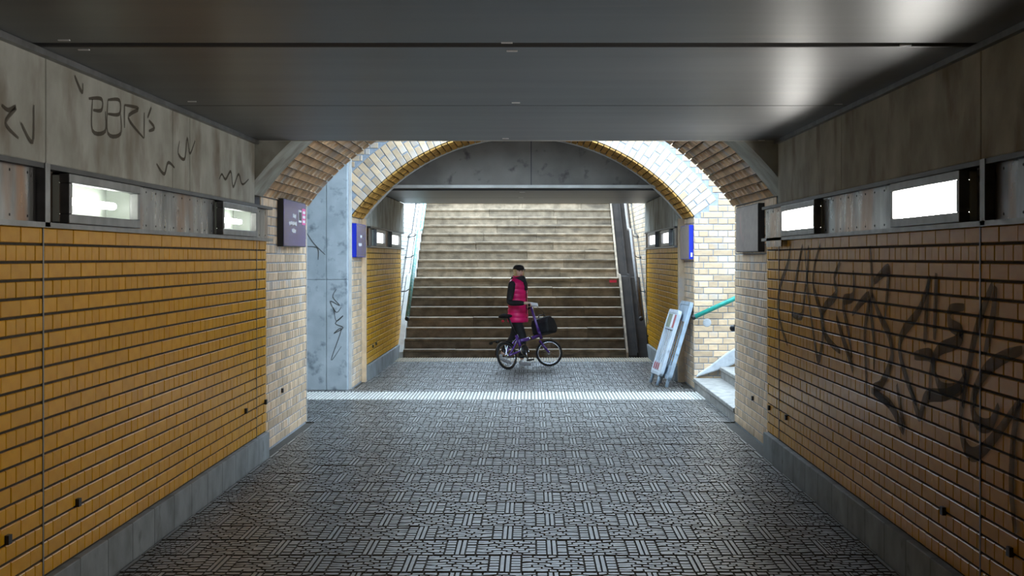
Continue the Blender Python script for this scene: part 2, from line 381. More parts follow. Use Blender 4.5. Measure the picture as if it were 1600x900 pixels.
def plinth(name, sx, y0, y1):
    fx = -2.24 if sx < 0 else 1.985; bx = XL if sx < 0 else XR
    o = empty(name, kind='structure'); y = y1
    while y > y0 + 0.05:
        a = max(y - 0.48, y0); q = box('plinth_slab', 'plinth', *sorted((fx, bx + sx * 0.03)), a + 0.003, y - 0.003, -0.03, 0.205, o, 0.005); y = a
plinth('baseboard_left', -1, 3.0, 12.60); plinth('baseboard_right', 1, 3.0, 12.60)
plinth('baseboard_far_left', -1, Y_A1 + .12, Y_FAR - .05); plinth('baseboard_far_right', 1, Y_A1 + .12, Y_FAR - .05)

# ceiling
ceil = box('ceiling', 'ceiling_gap', -2.7, 2.5, -6, Y_END, ZC + 0.06, ZC + 0.3, kind='structure')
for a, b in ((-6, 1.3), (1.32, 3.88), (3.98, 6.46), (6.58, 9.115), (9.13, Y_END)):
    bevel(box('ceiling_panel', 'ceiling', CL - 0.05, CR + 0.05, a, b, ZC, ZC + 0.08, ceil), 0.008)
box('gap_beam', 'ceiling_gap', CL, CR, 6.47, 6.57, ZC + 0.03, ZC + 0.07, ceil)
box('edge_flashing', 'concrete_light', CL, CR, Y_END - .001, Y_END + 0.012, ZC - 0.004, ZC + 0.05, ceil)
for px, py in ((100, 62), (131, 77), (300, 158), (792, 66), (800, 79), (806, 160), (790, 216), (1415, 70), (1310, 162), (1190, 219)):
    Y = (ZC - CH) * F / (VY - py); x = (px - VX) * Y / F
    box('clip', 'white', x - 0.025, x + 0.025, Y - 0.008, Y + 0.008, ZC - 0.005, ZC + 0.002, ceil)
for i, (x0, x1) in enumerate(((CL, CL + 0.035), (CR - 0.03, CR))):
    box(f'trim_{i+1}', 'steel_frame', x0, x1, -6, Y_END, ZC - 0.03, ZC - 0.001, kind='structure')

# ------------------------------------------------------------------ arches
def arc(R, a): return (AX + R * math.sin(a), AZ + R * math.cos(a))
A0 = math.asin((AX - PL) / AR)                       # springing angle
def arch_plate(name, mat, y0, y1, xmin, xmax, R=AR, parent=None, legs=0.0):
    mb = MB(); n = 40; pts = []
    for i in range(n + 1): pts.append(arc(R, -A0 + 2 * A0 * i / n))
    zs = legs
    out = [(xmin, zs), (pts[0][0], zs)] if legs is not None else [(xmin, pts[0][1])]
    def quad(a, b, c, d): mb.prism([a, b, c, d], 'y', y0, y1)
    for p, q in zip(pts, pts[1:]): quad(p, q, (q[0], TOP), (p[0], TOP))
    zb = zs if legs is not None else pts[0][1]
    quad((xmin, zb), (pts[0][0], zb), (pts[0][0], TOP), (xmin, TOP)); quad((pts[-1][0], zb), (xmax, zb), (xmax, TOP), (pts[-1][0], TOP))
    o = mb.build(name, mat, parent); o['kind'] = 'structure'; return o
arch_plate('wall_head_near', 'concrete', Y_END + .013, Y_P0, -2.6, 2.5, AR - 0.02, legs=None)
near = arch_plate('wall_arch_near', 'mortar_grey', Y_P0, Y_P1, -7.0, 2.9, AR + 0.01, legs=-0.05)
far = arch_plate('wall_arch_far', 'mortar_grey', Y_A0 + 0.009, Y_A1, -2.75, 9.5, AR + 0.01, legs=-0.05)
def soffit(parent, y0, y1, mat):
    n = round(2 * A0 * AR / 0.083); B = Bricks(parent, mat, 0.02)
    for i in range(n):
        a = -A0 + (i + .5) * 2 * A0 / n; x, z = arc(AR, a); t = Vector((math.cos(a), 0, -math.sin(a)))
        L = 0.25 if i % 2 == 0 else 0.125; y = y0 - (0.125 if i % 4 == 0 else 0)
        while y < y1 - 0.02:
            b0, b1 = max(y, y0), min(y + L, y1)
            if b1 - b0 > 0.03: B.add((x, (b0 + b1) / 2, z), t, (0, 1, 0), 0.071, b1 - b0 - 0.007)
            y += L
    sh = MB(); m = 40
    for i in range(m):
        a, b = -A0 + 2 * A0 * i / m, -A0 + 2 * A0 * (i + 1) / m
        sh.prism([arc(AR + 0.006, a), arc(AR + 0.006, b), arc(AR + 0.012, b), arc(AR + 0.012, a)], 'y', y0 + .002, y1 - .002)
    sh.build('soffit_joints', 'mortar_dark', parent)
    return B
B = soffit(near, Y_P0, Y_P1, 'buff'); B.finish(120)
B = soffit(far, Y_A0 + .01, Y_A1, 'brown_brick'); B.finish(160)
def pillar(parent, sx, y0, y1, mat, z1=2.22):
    x = PL if sx < 0 else PR; B = Bricks(parent, mat, 0.02)
    rects = bond(y0, y1, 0.0, z1, bed=0.010, head=0.008)
    if sx < 0: B.rect((x, 0, 0), (0, 1, 0), (0, 0, 1), rects)
    else: B.rect((x, 0, 0), (0, -1, 0), (0, 0, 1), [(-b, -a, c, d) for a, b, c, d in rects])
    B.finish(150)
for sx in (-1, 1):
    pillar(near, sx, Y_P0, Y_P1, 'buff'); pillar(far, sx, Y_A0 + .01, Y_A1, 'buff')
# corner strips at the pillar ends
box('corner_strip', 'concrete_light', PL - 0.02, PL + 0.004, Y_P1 - 0.02, Y_P1 + 0.006, 0, 2.23, near)
box('corner_strip', 'concrete_light', PL - 0.03, PL + 0.003, Y_A0 - 0.05, Y_A0 + 0.012, 0, 3.0, far)
# face of the far arch: ring of radial bricks, level courses beside it
B = Bricks(far, 'buff', 0.02, 0.004)
n = round(2 * A0 * AR / 0.083)
for i in range(n):
    a = -A0 + (i + .5) * 2 * A0 / n; rad = Vector((math.sin(a), 0, math.cos(a))); tan = Vector((math.cos(a), 0, -math.sin(a)))
    r = AR
    for L in ((0.24, 0.115) if i % 2 else (0.115, 0.24)):
        c = Vector((AX, Y_A0, AZ)) + rad * (r + L / 2); w = 0.083 * (r + L / 2) / AR - 0.011
        if c.x > PL - 0.02: B.add(c, tan, rad, w, L - 0.010)
        r += L + 0.008
RO = AR + 0.375
def inside(x, z):                                    # in the ring or in the opening below it
    if z < arc(AR, A0)[1]: return PL < x < PR + 0.001
    r = math.hypot(x - AX, z - AZ); a = math.atan2(abs(x - AX), z - AZ)
    if a < A0 + 0.004: return r < RO
    return PL < x < PR + 0.001
rects = []
for x0, x1 in ((PL, 0.0), (0.0, 3.4)):
    for q in bond(x0, x1, 0.0, 3.75, bed=0.011, head=0.010, phase=0.10 if x0 < 0 else PR):
        xs = [q[0] + (q[1] - q[0]) * i / 24 for i in range(25)]
        ok = [x for x in xs if not any(inside(x, z) for z in (q[2] + .006, q[3] - .006))]
        if ok and ok[-1] - ok[0] > 0.025: rects.append((ok[0], ok[-1], q[2], q[3]))
B.rect((0, Y_A0, 0), (1, 0, 0), (0, 0, 1), rects)
B.finish(300)
# concrete tympanum and ledge behind the far arch
ring = MB(); k = 36
for i in range(k):
    a, b = -A0 + 2 * A0 * i / k, -A0 + 2 * A0 * (i + 1) / k
    ring.prism([arc(AR - 0.035, a), arc(AR - 0.035, b), arc(AR + 0.3, b), arc(AR + 0.3, a)], 'y', Y_A1, Y_A1 + 0.12)
o = ring.build('wall_far_haunch', 'concrete_light'); o['kind'] = 'structure'
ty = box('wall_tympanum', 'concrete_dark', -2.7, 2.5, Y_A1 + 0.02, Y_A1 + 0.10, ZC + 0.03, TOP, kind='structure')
box('panel_joint', 'black', -0.005, 0.005, Y_A1 + 0.016, Y_A1 + 0.021, ZC + 0.05, 3.36, ty)
box('lintel_ledge', 'concrete_light', -1.9, 1.7, Y_A1 - 0.05, Y_A1 + 0.11, ZC + 0.01, ZC + 0.05, ty)

for sx in (-1, 1):                                   # pale brick return where the pillar meets the yellow wall
    x = XL if sx < 0 else XR
    box('brick_return', 'buff', *sorted((x, x + sx * 0.35)), Y_A1 - 0.001, Y_A1 + 0.12, -0.05, 2.23, far)
# ------------------------------------------------------------------ far tunnel
fl = side_wall('wall_far_left', -1, Y_A1 + .12, Y_FAR, [], 0, [Y_A1 + .1, 23.0, Y_FAR], [(20.4, 20.9, .03), (22.2, 23.2, .03), (24.7, 25.6, .03)], [], False)
fr = side_wall('wall_far_right', 1, Y_A1 + .12, Y_FAR, [], 0, [Y_A1 + .1, 23.0, Y_FAR], [(20.4, 20.9, .03), (22.2, 23.2, .03), (24.7, 25.6, .03)], [], False)
fc = box('ceiling_far', 'ceiling_gap', -2.6, 2.4, Y_A1 + .1, Y_FAR - 0.02, ZC + 0.06, TOP, kind='structure')
for a, b in ((20.75, 23.2), (23.22, Y_FAR)): bevel(box('ceiling_panel', 'ceiling', CL, CR, a, b, ZC, ZC + 0.08, fc), 0.008)
for px, py in ((816, 300), (814, 309)):
    Y = (ZC - CH) * F / (VY - py); x = (px - VX) * Y / F; box('clip', 'white', x - .04, x + .04, Y - .02, Y + .02, ZC - .005, ZC + .002, fc)
box('wall_lintel_top', 'concrete', -3.5, 3.3, Y_FAR - 0.02, Y_FAR + 0.2, ZC + 0.08, TOP, kind='structure')

# ------------------------------------------------------------------ crossing: panels on the one side, stairs up on the other
cw = box('wall_crossing', 'mortar_grey', -7.2, PL - 0.03, Y_A0 - 0.10, Y_A0 + 0.2, -0.05, TOP, kind='structure')
for x0, x1 in ((-2.62, PL - 0.035), (-3.3, -2.626), (-4.4, -3.306), (-5.6, -4.406), (-7.0, -5.606)):
    for z0, z1 in ((0.0, 1.41), (1.416, TOP - 0.05)): bevel(box('concrete_panel', 'concrete_blue', x0, x1, Y_A0 - 0.16, Y_A0 - 0.09, z0, z1, cw), 0.004)
box('wall_crossing_end', 'concrete_blue', -7.3, -7.0, Y_P1 - .2, Y_A0 + .1, -0.05, TOP, kind='structure')
box('ceiling_crossing_added', 'concrete_light', -7.3, -1.5, Y_P1 - 0.05, Y_A0 + 0.05, TOP - 0.02, TOP + 0.2, kind='structure')  # unseen roof, added; its open edge is placed to let skylight in
st = empty('side_staircase', (PR, (Y_P1 + Y_A0) / 2, 0), 'pale stone steps climbing sideways between pale brick walls beside the leaning barriers', 'stairs')
for i in range(20):
    x = PR + i * 0.34; z = (i + 1) * 0.145
    b = MB().prism([(x - PR, -0.05), (x - PR + 0.9, -0.05), (x - PR + 0.9, z), (x - PR - 0.015, z), (x - PR - 0.015, z - 0.045), (x - PR, z - 0.05)], 'y',
                   Y_P1 + 0.01 - (Y_P1 + Y_A0) / 2, Y_A0 - 0.055 - (Y_P1 + Y_A0) / 2).build('step', 'kerb', st); bevel(b, 0.008)
sw = box('wall_stair_near', 'buff', 2.9, 9.5, Y_P1 - 0.3, Y_P1, -0.05, TOP, kind='structure')
mb = MB().prism([(PR + 0.02, 0.15), (PR + 0.45, 0.29), (PR + 1.5, 0.86), (PR + 1.5, 1.05), (PR + 0.75, 0.66), (PR + 0.42, 0.47), (PR + 0.2, 0.30), (PR + 0.05, 0.20)], 'y', Y_A0 - 0.05, Y_A0 + 0.001)
sk = bevel(mb.build('plaster_skirt', 'plaster', far), 0.02, 3)
MB().sphere((PR + 0.17, Y_A0, 0.855), (0.055, 0.008, 0.055)).build('plaster_patch', 'plaster', far)
def handrail(name, path, mat, label, r=0.022, wall=None, rod=None, brackets=(), flat=False, end=True):
    base = Vector((path[0][0], path[0][1], 0)); t = empty(name, base, label, 'handrail')
    loc = [Vector(p) - base for p in path]
    MB().tube(loc, r, 12).build('rail', mat, t, True)
    if rod: MB().tube([Vector(p) - base for p in rod], 0.008, 6).build('wall_rod', 'black', t)
    for p, q in brackets:
        p, q = Vector(p) - base, Vector(q) - base
        b = MB().tube([p, (p + q) / 2 + Vector((0, 0, -0.03)), q], 0.009, 6).build('bracket', 'black', t)
        MB().sphere(q, 0.025, 8, 6).build('wall_plate', 'black', b)
    if end: MB().sphere(loc[0], r * 1.15, 10, 7).build('end_cap', 'black', t)
    return t
y = Y_A0 - 0.09
handrail('handrail', [(PR - 0.01, y, 0.93), (PR + 0.6, y, 1.21), (PR + 5, y, 3.09)], 'green', 'bright green handrail on the pale brick wall beside the side steps', 0.03,
         brackets=[((PR + 0.55, y, 1.17), (PR + 0.55, Y_A0 + .0, 1.10)), ((PR + 2, y, 1.78), (PR + 2, Y_A0, 1.72))])
handrail('handrail', [(PR + 0.005, Y_P1 + 0.16, 0.96), (PR + 0.6, Y_P1 + 0.16, 1.23), (PR + 5, Y_P1 + 0.16, 3.1)], 'rail_dark', 'dark handrail end peeking out from behind the pale brick pillar', 0.03,
         brackets=[((PR + 1.2, Y_P1 + 0.16, 1.45), (PR + 1.2, Y_P1, 1.4))])

# ------------------------------------------------------------------ main stairs
Y0 = 25.0; SX0, SX1 = -2.17, 1.61
heights = []; depths = []
for k in range(24):
    heights.append(0.135 + 0.17 * k); depths.append(Y0 + 0.30 * k + (0.5 if k >= 8 else 0))
stairs = empty('staircase', ((SX0 + SX1) / 2, Y0, 0), 'broad worn sandstone staircase behind the person with the folding bicycle', 'stairs')
sc0 = Vector(((SX0 + SX1) / 2, Y0, 0)); rnd = random.Random(3)
for k in range(24):
    h, d = heights[k], depths[k]; dn = (depths[k + 1] if k < 23 else d + 1.5)
    js = [SX0] + sorted(SX0 + (SX1 - SX0) * (f + rnd.uniform(-.07, .07)) for f in ((0.33, 0.7) if k % 2 else (0.5, 0.78) if k % 3 else (0.27, 0.62))) + [SX1]
    for a, b in zip(js, js[1:]):
        e = rnd.uniform(-0.006, 0.006); dz = rnd.uniform(-0.005, 0.004)
        zt = h + dz; pr = [(d + e, h - 0.19), (dn + 0.06, h - 0.19), (dn + 0.06, zt), (d + e - 0.022, zt), (d + e - 0.03, zt - 0.012), (d + e - 0.022, zt - 0.042), (d + e, zt - 0.052)]
        mb = MB().prism([(p[0] - sc0.y, p[1]) for p in pr], 'x', a + 0.003 - sc0.x, b - 0.003 - sc0.x)
        bevel(mb.build('step_slab', 'sandstone', stairs), 0.006)
for k in range(24):
    box('step_core', 'sandstone', SX0 + .01 - sc0.x, SX1 - .01 - sc0.x, depths[k] + 0.012 - sc0.y, depths[k] + 0.4 - sc0.y, heights[k] - 0.18, heights[k] - 0.015, stairs)
box('paint_mark', 'red', 1.44 - sc0.x, 1.57 - sc0.x, depths[7] - sc0.y - 0.04, depths[7] - sc0.y - 0.022, heights[7] - 0.09, heights[7] - 0.045, stairs)
def slope(x0, x1, dz, th):                            # profile along the stair pitch
    prof = [(24.98, 0.0)]
    prof = [(Y0 - 0.08, -0.02 + dz * 0), (Y0 - 0.02, dz + 0.02), (depths[7], heights[7] + dz), (depths[8] - 0.12, heights[7] + dz + 0.01), (depths[23], heights[23] + dz)]
    return prof
def ramp_mesh(x0, x1, dz, drop=1.0):
    p = slope(x0, x1, dz, 0); return p + [(p[-1][0], p[-1][1] - drop), (p[0][0] + 1.6, -0.05), (p[0][0], -0.05)]
rp = empty('bicycle_ramp', (1.72, Y0, 0), 'dark sloping bicycle channel with raised edges beside the stone staircase', 'ramp')
rb = Vector((1.72, Y0, 0))
def rpart(name, x0, x1, dz, mat): 
    pts = [(p[0] - rb.y, p[1]) for p in ramp_mesh(x0, x1, dz)]
    return MB().prism(pts, 'x', x0 - rb.x, x1 - rb.x).build(name, mat, rp)
M['ramp'] = mk('ramp_stone', (0.026, 0.020, 0.016), (0.016, 0.012, 0.010), rough=0.9, scale=4, spec=0.15)
rpart('channel_bed', 1.65, 1.79, 0.02, 'ramp'); rpart('channel_edge', 1.615, 1.65, 0.06, 'sandstone'); rpart('channel_edge', 1.79, 1.82, 0.06, 'ramp'); rpart('plinth', 1.82, 2.0, 0.0, 'ramp')
lp = bevel(MB().prism(ramp_mesh(0, 0, 0.07), 'x', SX0 - 0.12, SX0 - 0.004).build('trim_3', 'concrete_light'), 0.01); lp['kind'] = 'structure'
def stair_wall(name, sx, mat, mortar):
    x = -2.30 if sx < 0 else 2.0
    o = box(name, mortar, *sorted((x + sx * 0.008, x + sx * 0.4)), Y_FAR, 34, -0.05, 3.3, kind='structure')
    B = Bricks(o, mat, 0.02); rects = bond(Y_FAR, 33.9, 0.0, 3.3, bed=0.011, head=0.009)
    if sx < 0: B.rect((x, 0, 0), (0, 1, 0), (0, 0, 1), rects)
    else: B.rect((x, 0, 0), (0, -1, 0), (0, 0, 1), [(-b, -a, c, d) for a, b, c, d in rects])
    B.finish(0)
stair_wall('wall_stair_left', -1, 'overlit_brick', 'plaster'); stair_wall('wall_stair_right', 1, 'buff', 'mortar_grey')
box('ground_upper', 'kerb', -9, 9, 34, 44, 3.6, 3.98, kind='structure')
lr = [(24.9, .66), (27.5, 2.2), (28.1, 2.24), (30.6, 3.65)]
def rail_x(x, dy=0, dz=0): return [(x, a + dy, b + dz) for a, b in lr]
def bx_(x, xw): return [((x, a, b - 0.02), (xw, a, b - 0.09)) for a, b in ((25.8, 1.19), (26.8, 1.785), (27.45, 2.17), (29.2, 2.86))]
handrail('handrail', rail_x(-2.10), 'green_worn', 'worn green handrail along the sky-bright wall of the broad staircase', 0.035, rod=[(-2.28, a, b - 0.08) for a, b in lr], brackets=bx_(-2.1, -2.29))
handrail('handrail', rail_x(1.86), 'rail_dark', 'dark handrail above the bicycle channel along the buff brick wall', 0.035, rod=[(1.98, a, b - 0.08) for a, b in lr], brackets=bx_(1.86, 1.99))

# ------------------------------------------------------------------ wall lights
def wall_light(sx, y0, y1, label, far=False):
    cx = CL if sx < 0 else CR; z0, z1 = ZB + 0.022, ZM - 0.03
    t = empty('wall_light', (cx, (y0 + y1) / 2, z0), label, 'light', 'steel-framed lights in the tunnel walls')
    def b(name, mat, xa, xb, ya, yb, za, zb, par=t):
        xs = sorted((-sx * xa, -sx * xb)); return box(name, mat, xs[0], xs[1], ya - (y0 + y1) / 2, yb - (y0 + y1) / 2, za - z0, zb - z0, par)
    fw = 0.045; out = 0.03
    for nm, a in (('frame_bar', (y0, y1, z0, z0 + fw)), ('frame_bar', (y0, y1, z1 - fw, z1)), ('frame_bar', (y0, y0 + fw, z0 + fw, z1 - fw)), ('frame_bar', (y1 - fw, y1, z0 + fw, z1 - fw))):
        bevel(b(nm, 'steel_frame', -0.02, out, *a), 0.004)
    h = b('housing', 'reflector', -0.17, -0.16, y0, y1, z0, z1)
    for a in ((y0, y1, z0, z0 + .008), (y0, y1, z1 - .008, z1), (y0, y0 + .008, z0, z1), (y1 - .008, y1, z0, z1)): b('housing_side', 'reflector', -0.16, -0.02, *a, h)
    if far: b('lit_pane', 'far_pane', -0.012, -0.004, y0 + fw, y1 - fw, z0 + fw, z1 - fw)
    elif sx > 0: b('lit_pane', 'frost', -0.02, -0.012, y0 + fw, y1 - fw, z0 + fw, z1 - fw)
    else:
        MB().tube([(sx * 0.09, y0 + .12 - (y0 + y1) / 2, (z1 - z0) / 2), (sx * 0.09, y1 - .12 - (y0 + y1) / 2, (z1 - z0) / 2)], 0.020, 12).build('tube', 'tube', t)
        b('pane', 'glass', -0.008, -0.003, y0 + fw, y1 - fw, z0 + fw, z1 - fw)
    return t
wall_light(-1, 7.0, 8.27, 'steel-framed tube light in the clean yellow wall, beside the riveted steel panel and grey post')
wall_light(-1, 10.5, 11.81, 'steel-framed tube light in the clean yellow wall, next to the purple sign')
wall_light(-1, 3.5, 4.7, 'steel-framed tube light in the clean yellow wall, before the grey band post')
wall_light(1, 6.73, 8.02, 'bright white light box above the large graffiti, next to the grey band post')
wall_light(1, 10.18, 11.54, 'bright white light box in the graffiti wall, next to the faded sign')
wall_light(1, 3.3, 4.6, 'bright white light box in the graffiti wall, before the grey band post')
for sx, w in ((-1, 'wall by the worn green handrail'), (1, 'wall above the leaning barriers')):
    wall_light(sx, 20.92, 22.18, f'small lit pane in the {w}, beside the blue-edged sign', True)
    wall_light(sx, 23.22, 24.68, f'small lit pane in the {w}, beside the broad staircase', True)

# ------------------------------------------------------------------ signs
def sign(sx, y0, y1, z0, z1, face, side, label):
    x = PL if sx < 0 else PR; t = empty('sign_box', (x, (y0 + y1) / 2, z0), label, 'sign'); ym = (y0 + y1) / 2; d = 0.055
    b = box('case', side, *sorted((0, -sx * d)), y0 - ym, y1 - ym, 0, z1 - z0, t)
    f = box('face', face, *sorted((-sx * d, -sx * (d + 0.004))), y0 - ym + 0.01, y1 - ym, 0.008, z1 - z0 - 0.008, t)
    return t, -sx * (d + 0.004), ym
def plate(t, name, mat, x, sx, ya, yb, za, zb): return box(name, mat, *sorted((x, x - sx * 0.0015)), ya, yb, za, zb, t)
t, x, ym = sign(-1, 13.45, 14.76, 1.80, 2.24, 'sign_purple', 'black', 'purple sign box with white lettering and a pink sticker on the pale pillar')
rnd = random.Random(5)
def scribble(t, x, sx, y0, y1, z, h):                 # rows of unreadable white letter strokes
    y = y0
    while y < y1:
        w = rnd.uniform(0.018, 0.035); plate(t, 'letter', 'white', x, sx, y, y + w * 0.8, z + rnd.uniform(0, h * .3), z + h * rnd.uniform(0.75, 1)); y += w
scribble(t, x, -1, -0.14, 0.04, 0.27, 0.045); scribble(t, x, -1, -0.36, 0.06, 0.20, 0.045); scribble(t, x, -1, -0.2, 0.04, 0.13, 0.045)
plate(t, 'sticker', 'white', x, -1, 0.20, 0.38, 0.24, 0.36); plate(t, 'sticker', 'black', x + .0015, -1, 0.22, 0.36, 0.26, 0.34)
plate(t, 'sticker', 'pink', x, -1, 0.42, 0.63, 0.22, 0.38)
for i in range(3): plate(t, 'sticker_mark', 'white', x + .0015, -1, 0.45, 0.60, 0.24 + i * .045, 0.265 + i * .045)
sign(1, 13.25, 14.66, 1.75, 2.19, 'sign_grey', 'black', 'faded grey sign box on the brown pale-brick pillar near the graffiti')
t, x, ym = sign(-1, 19.06, 20.15, 1.70, 2.14, 'sign_purple', 'sign_blue', 'small purple sign box with a bright blue edge beside the grey concrete panels')
scribble(t, x, -1, -0.12, 0.05, 0.25, 0.05); scribble(t, x, -1, -0.3, 0.0, 0.14, 0.05)
t, x, ym = sign(1, 19.06, 20.15, 1.675, 2.12, 'sign_grey', 'sign_blue', 'small faded sign box with a bright blue edge above the leaning barriers')
box('letter', 'white', -0.035, -0.012, -0.5465, -0.545, 0.03, 0.085, t)

# ------------------------------------------------------------------ weep tubes, graffiti
def weep(parent, X, pts):
    s = 1 if X > 0 else -1
    for px, py in pts:
        Y, z = px_wall(px, py, X)
        MB().box(X - s * 0.018, X + s * 0.03, Y - 0.022, Y + 0.022, z - 0.02, z + 0.02).build('weep_tube', 'black', parent)
weep(wl, XL, [(120, 785), (10, 843), (383, 642), (414, 628)]); weep(near, PL, [(440, 610)])
weep(wr, XR, [(1203, 637), (1230, 652), (1476, 798), (1581, 862)]); weep(near, PR, [(1177, 622)])
weep(fl, XL, [(582, 541), (587, 537)]); weep(fr, XR, [(1013, 525)])
def ribbon(mb, pts, w, P, N):                         # flat paint stroke along points, on the plane with normal N
    pts = [Vector(p) for p in pts]; fine = []
    for i in range(len(pts) - 1):                     # smooth the polyline
        p0, p1, p2, p3 = pts[max(i - 1, 0)], pts[i], pts[i + 1], pts[min(i + 2, len(pts) - 1)]
        for k in range(5):
            t = k / 5; fine.append(0.5 * ((2 * p1) + (p2 - p0) * t + (2 * p0 - 5 * p1 + 4 * p2 - p3) * t * t + (3 * p1 - p0 - 3 * p2 + p3) * t ** 3))
    fine.append(pts[-1]); n = len(fine); v = []
    for i, p in enumerate(fine):
        t = (fine[min(i + 1, n - 1)] - fine[max(i - 1, 0)]).normalized(); s = t.cross(N).normalized()
        ww = w * (0.35 + 0.65 * math.sin(math.pi * (i + .5) / n) ** 0.6); v += [p + s * ww / 2, p - s * ww / 2]
    mb.add(v, [(2 * i, 2 * i + 1, 2 * i + 3, 2 * i + 2) for i in range(n - 1)])
def zoomed(ox, oy, k, strokes): return [[(ox + a / k, oy + b / k) for a, b in s] for s in strokes]
big = zoomed(1180, 360, 3.214, [
    [(180, 70), (165, 170), (130, 270), (115, 370), (130, 470), (165, 575)], [(240, 75), (215, 200), (195, 330), (185, 510)],
    [(270, 75), (265, 200), (250, 330), (235, 430), (185, 420)], [(330, 70), (300, 180), (295, 280), (330, 400), (345, 500), (320, 650), (290, 480), (270, 330), (250, 90)],
    [(430, 160), (400, 240), (410, 320), (350, 390), (335, 470), (370, 550), (430, 610)], [(410, 430), (440, 530), (480, 650), (495, 710)],
    [(495, 200), (495, 330), (445, 360), (470, 500), (490, 640)], [(580, 80), (590, 250), (585, 400), (600, 560), (600, 700)],
    [(600, 260), (670, 195), (670, 280), (655, 440)], [(490, 420), (575, 330), (555, 500), (560, 680), (565, 830)],
    [(590, 320), (630, 430), (675, 520), (690, 640), (640, 770), (600, 800), (680, 880)], [(885, 235), (830, 400), (750, 510), (730, 600), (770, 760), (815, 870)],
    [(875, 235), (865, 400), (855, 570)], [(915, 215), (910, 400), (905, 550)],
    [(1055, 385), (985, 400), (985, 470), (1040, 510), (1020, 560), (930, 600), (890, 690), (880, 850)], [(805, 630), (890, 630), (900, 730)],
    [(1045, 690), (1060, 740), (1020, 800), (940, 790), (910, 720)], [(1200, 270), (1140, 430), (1100, 580), (1060, 800), (1050, 890)],
    [(1215, 280), (1200, 440), (1160, 620)], [(1350, 600), (1250, 640), (1170, 700), (1115, 800), (1110, 890)]])
big += zoomed(1130, 600, 3.0, [[(700, 30), (790, 100), (850, 210), (835, 100), (820, 0)], [(880, 0), (925, 150), (960, 60), (1050, 50), (1120, 10)],
    [(1130, 20), (1120, 180), (1140, 290), (1190, 330), (1280, 250), (1400, 80)], [(1190, 0), (1175, 100), (1200, 180), (1260, 190), (1300, 100)],
    [(1400, 80), (1370, 250), (1360, 500), (1380, 700)]])
mb = MB()
for i, s in enumerate(big):
    ribbon(mb, [(XR - 0.0035 - 0.0002 * i, *px_wall(x, y, XR)) for x, y in s], 0.07, None, Vector((1, 0, 0)))
g = mb.build('graffiti', 'spray', wr); tag(g, 'looping black spray paint letters', kind='stuff')
small = zoomed(0, 40, 2.5, [[(345, 285), (395, 287), (395, 330), (362, 330)], [(360, 287), (360, 410), (410, 412), (410, 335)], [(420, 290), (465, 292), (465, 345), (420, 345)],
    [(420, 290), (420, 420), (470, 422), (470, 345)], [(485, 310), (485, 400)], [(485, 310), (540, 325), (500, 360), (560, 440)], [(562, 340), (562, 440)], [(590, 320), (575, 360)],
    [(580, 370), (602, 400), (580, 412)], [(290, 195), (318, 260), (322, 225)], [(700, 450), (695, 500), (720, 520), (730, 440), (740, 500), (760, 450)],
    [(610, 540), (640, 580), (655, 535), (680, 555)], [(855, 600), (865, 580), (880, 600), (900, 570), (910, 630), (930, 580), (945, 620), (970, 600)],
    [(5, 310), (30, 330), (60, 320), (20, 380), (70, 440)], [(80, 380), (125, 455), (130, 310)]])
mb = MB()
for i, s in enumerate(small): ribbon(mb, [(CL + 0.002 + 0.0001 * i, *px_wall(x, y, CL)) for x, y in s], 0.022, None, Vector((1, 0, 0)))
tag(mb.build('graffiti', 'marker', wl), 'faint brown marker scrawl', kind='stuff')
mb = MB(); yp = Y_A0 - 0.163
for i, s in enumerate(zoomed(400, 400, 3.75, [[(470, 195), (450, 240), (490, 290), (435, 265), (470, 330), (500, 300)], [(455, 300), (470, 380), (510, 350), (465, 395), (510, 420), (455, 455), (500, 430), (440, 610), (500, 530)]])
                      + [[(478, 362), (490, 380), (508, 398)], [(480, 385), (496, 388), (497, 406)]]):
    ribbon(mb, [((x - VX) * yp / F, yp - 0.0002 * i, CH - (y - VY) * yp / F) for x, y in s], 0.014, None, Vector((0, 1, 0)))
tag(mb.build('graffiti', 'marker', cw), 'thin dark scrawl', kind='stuff')

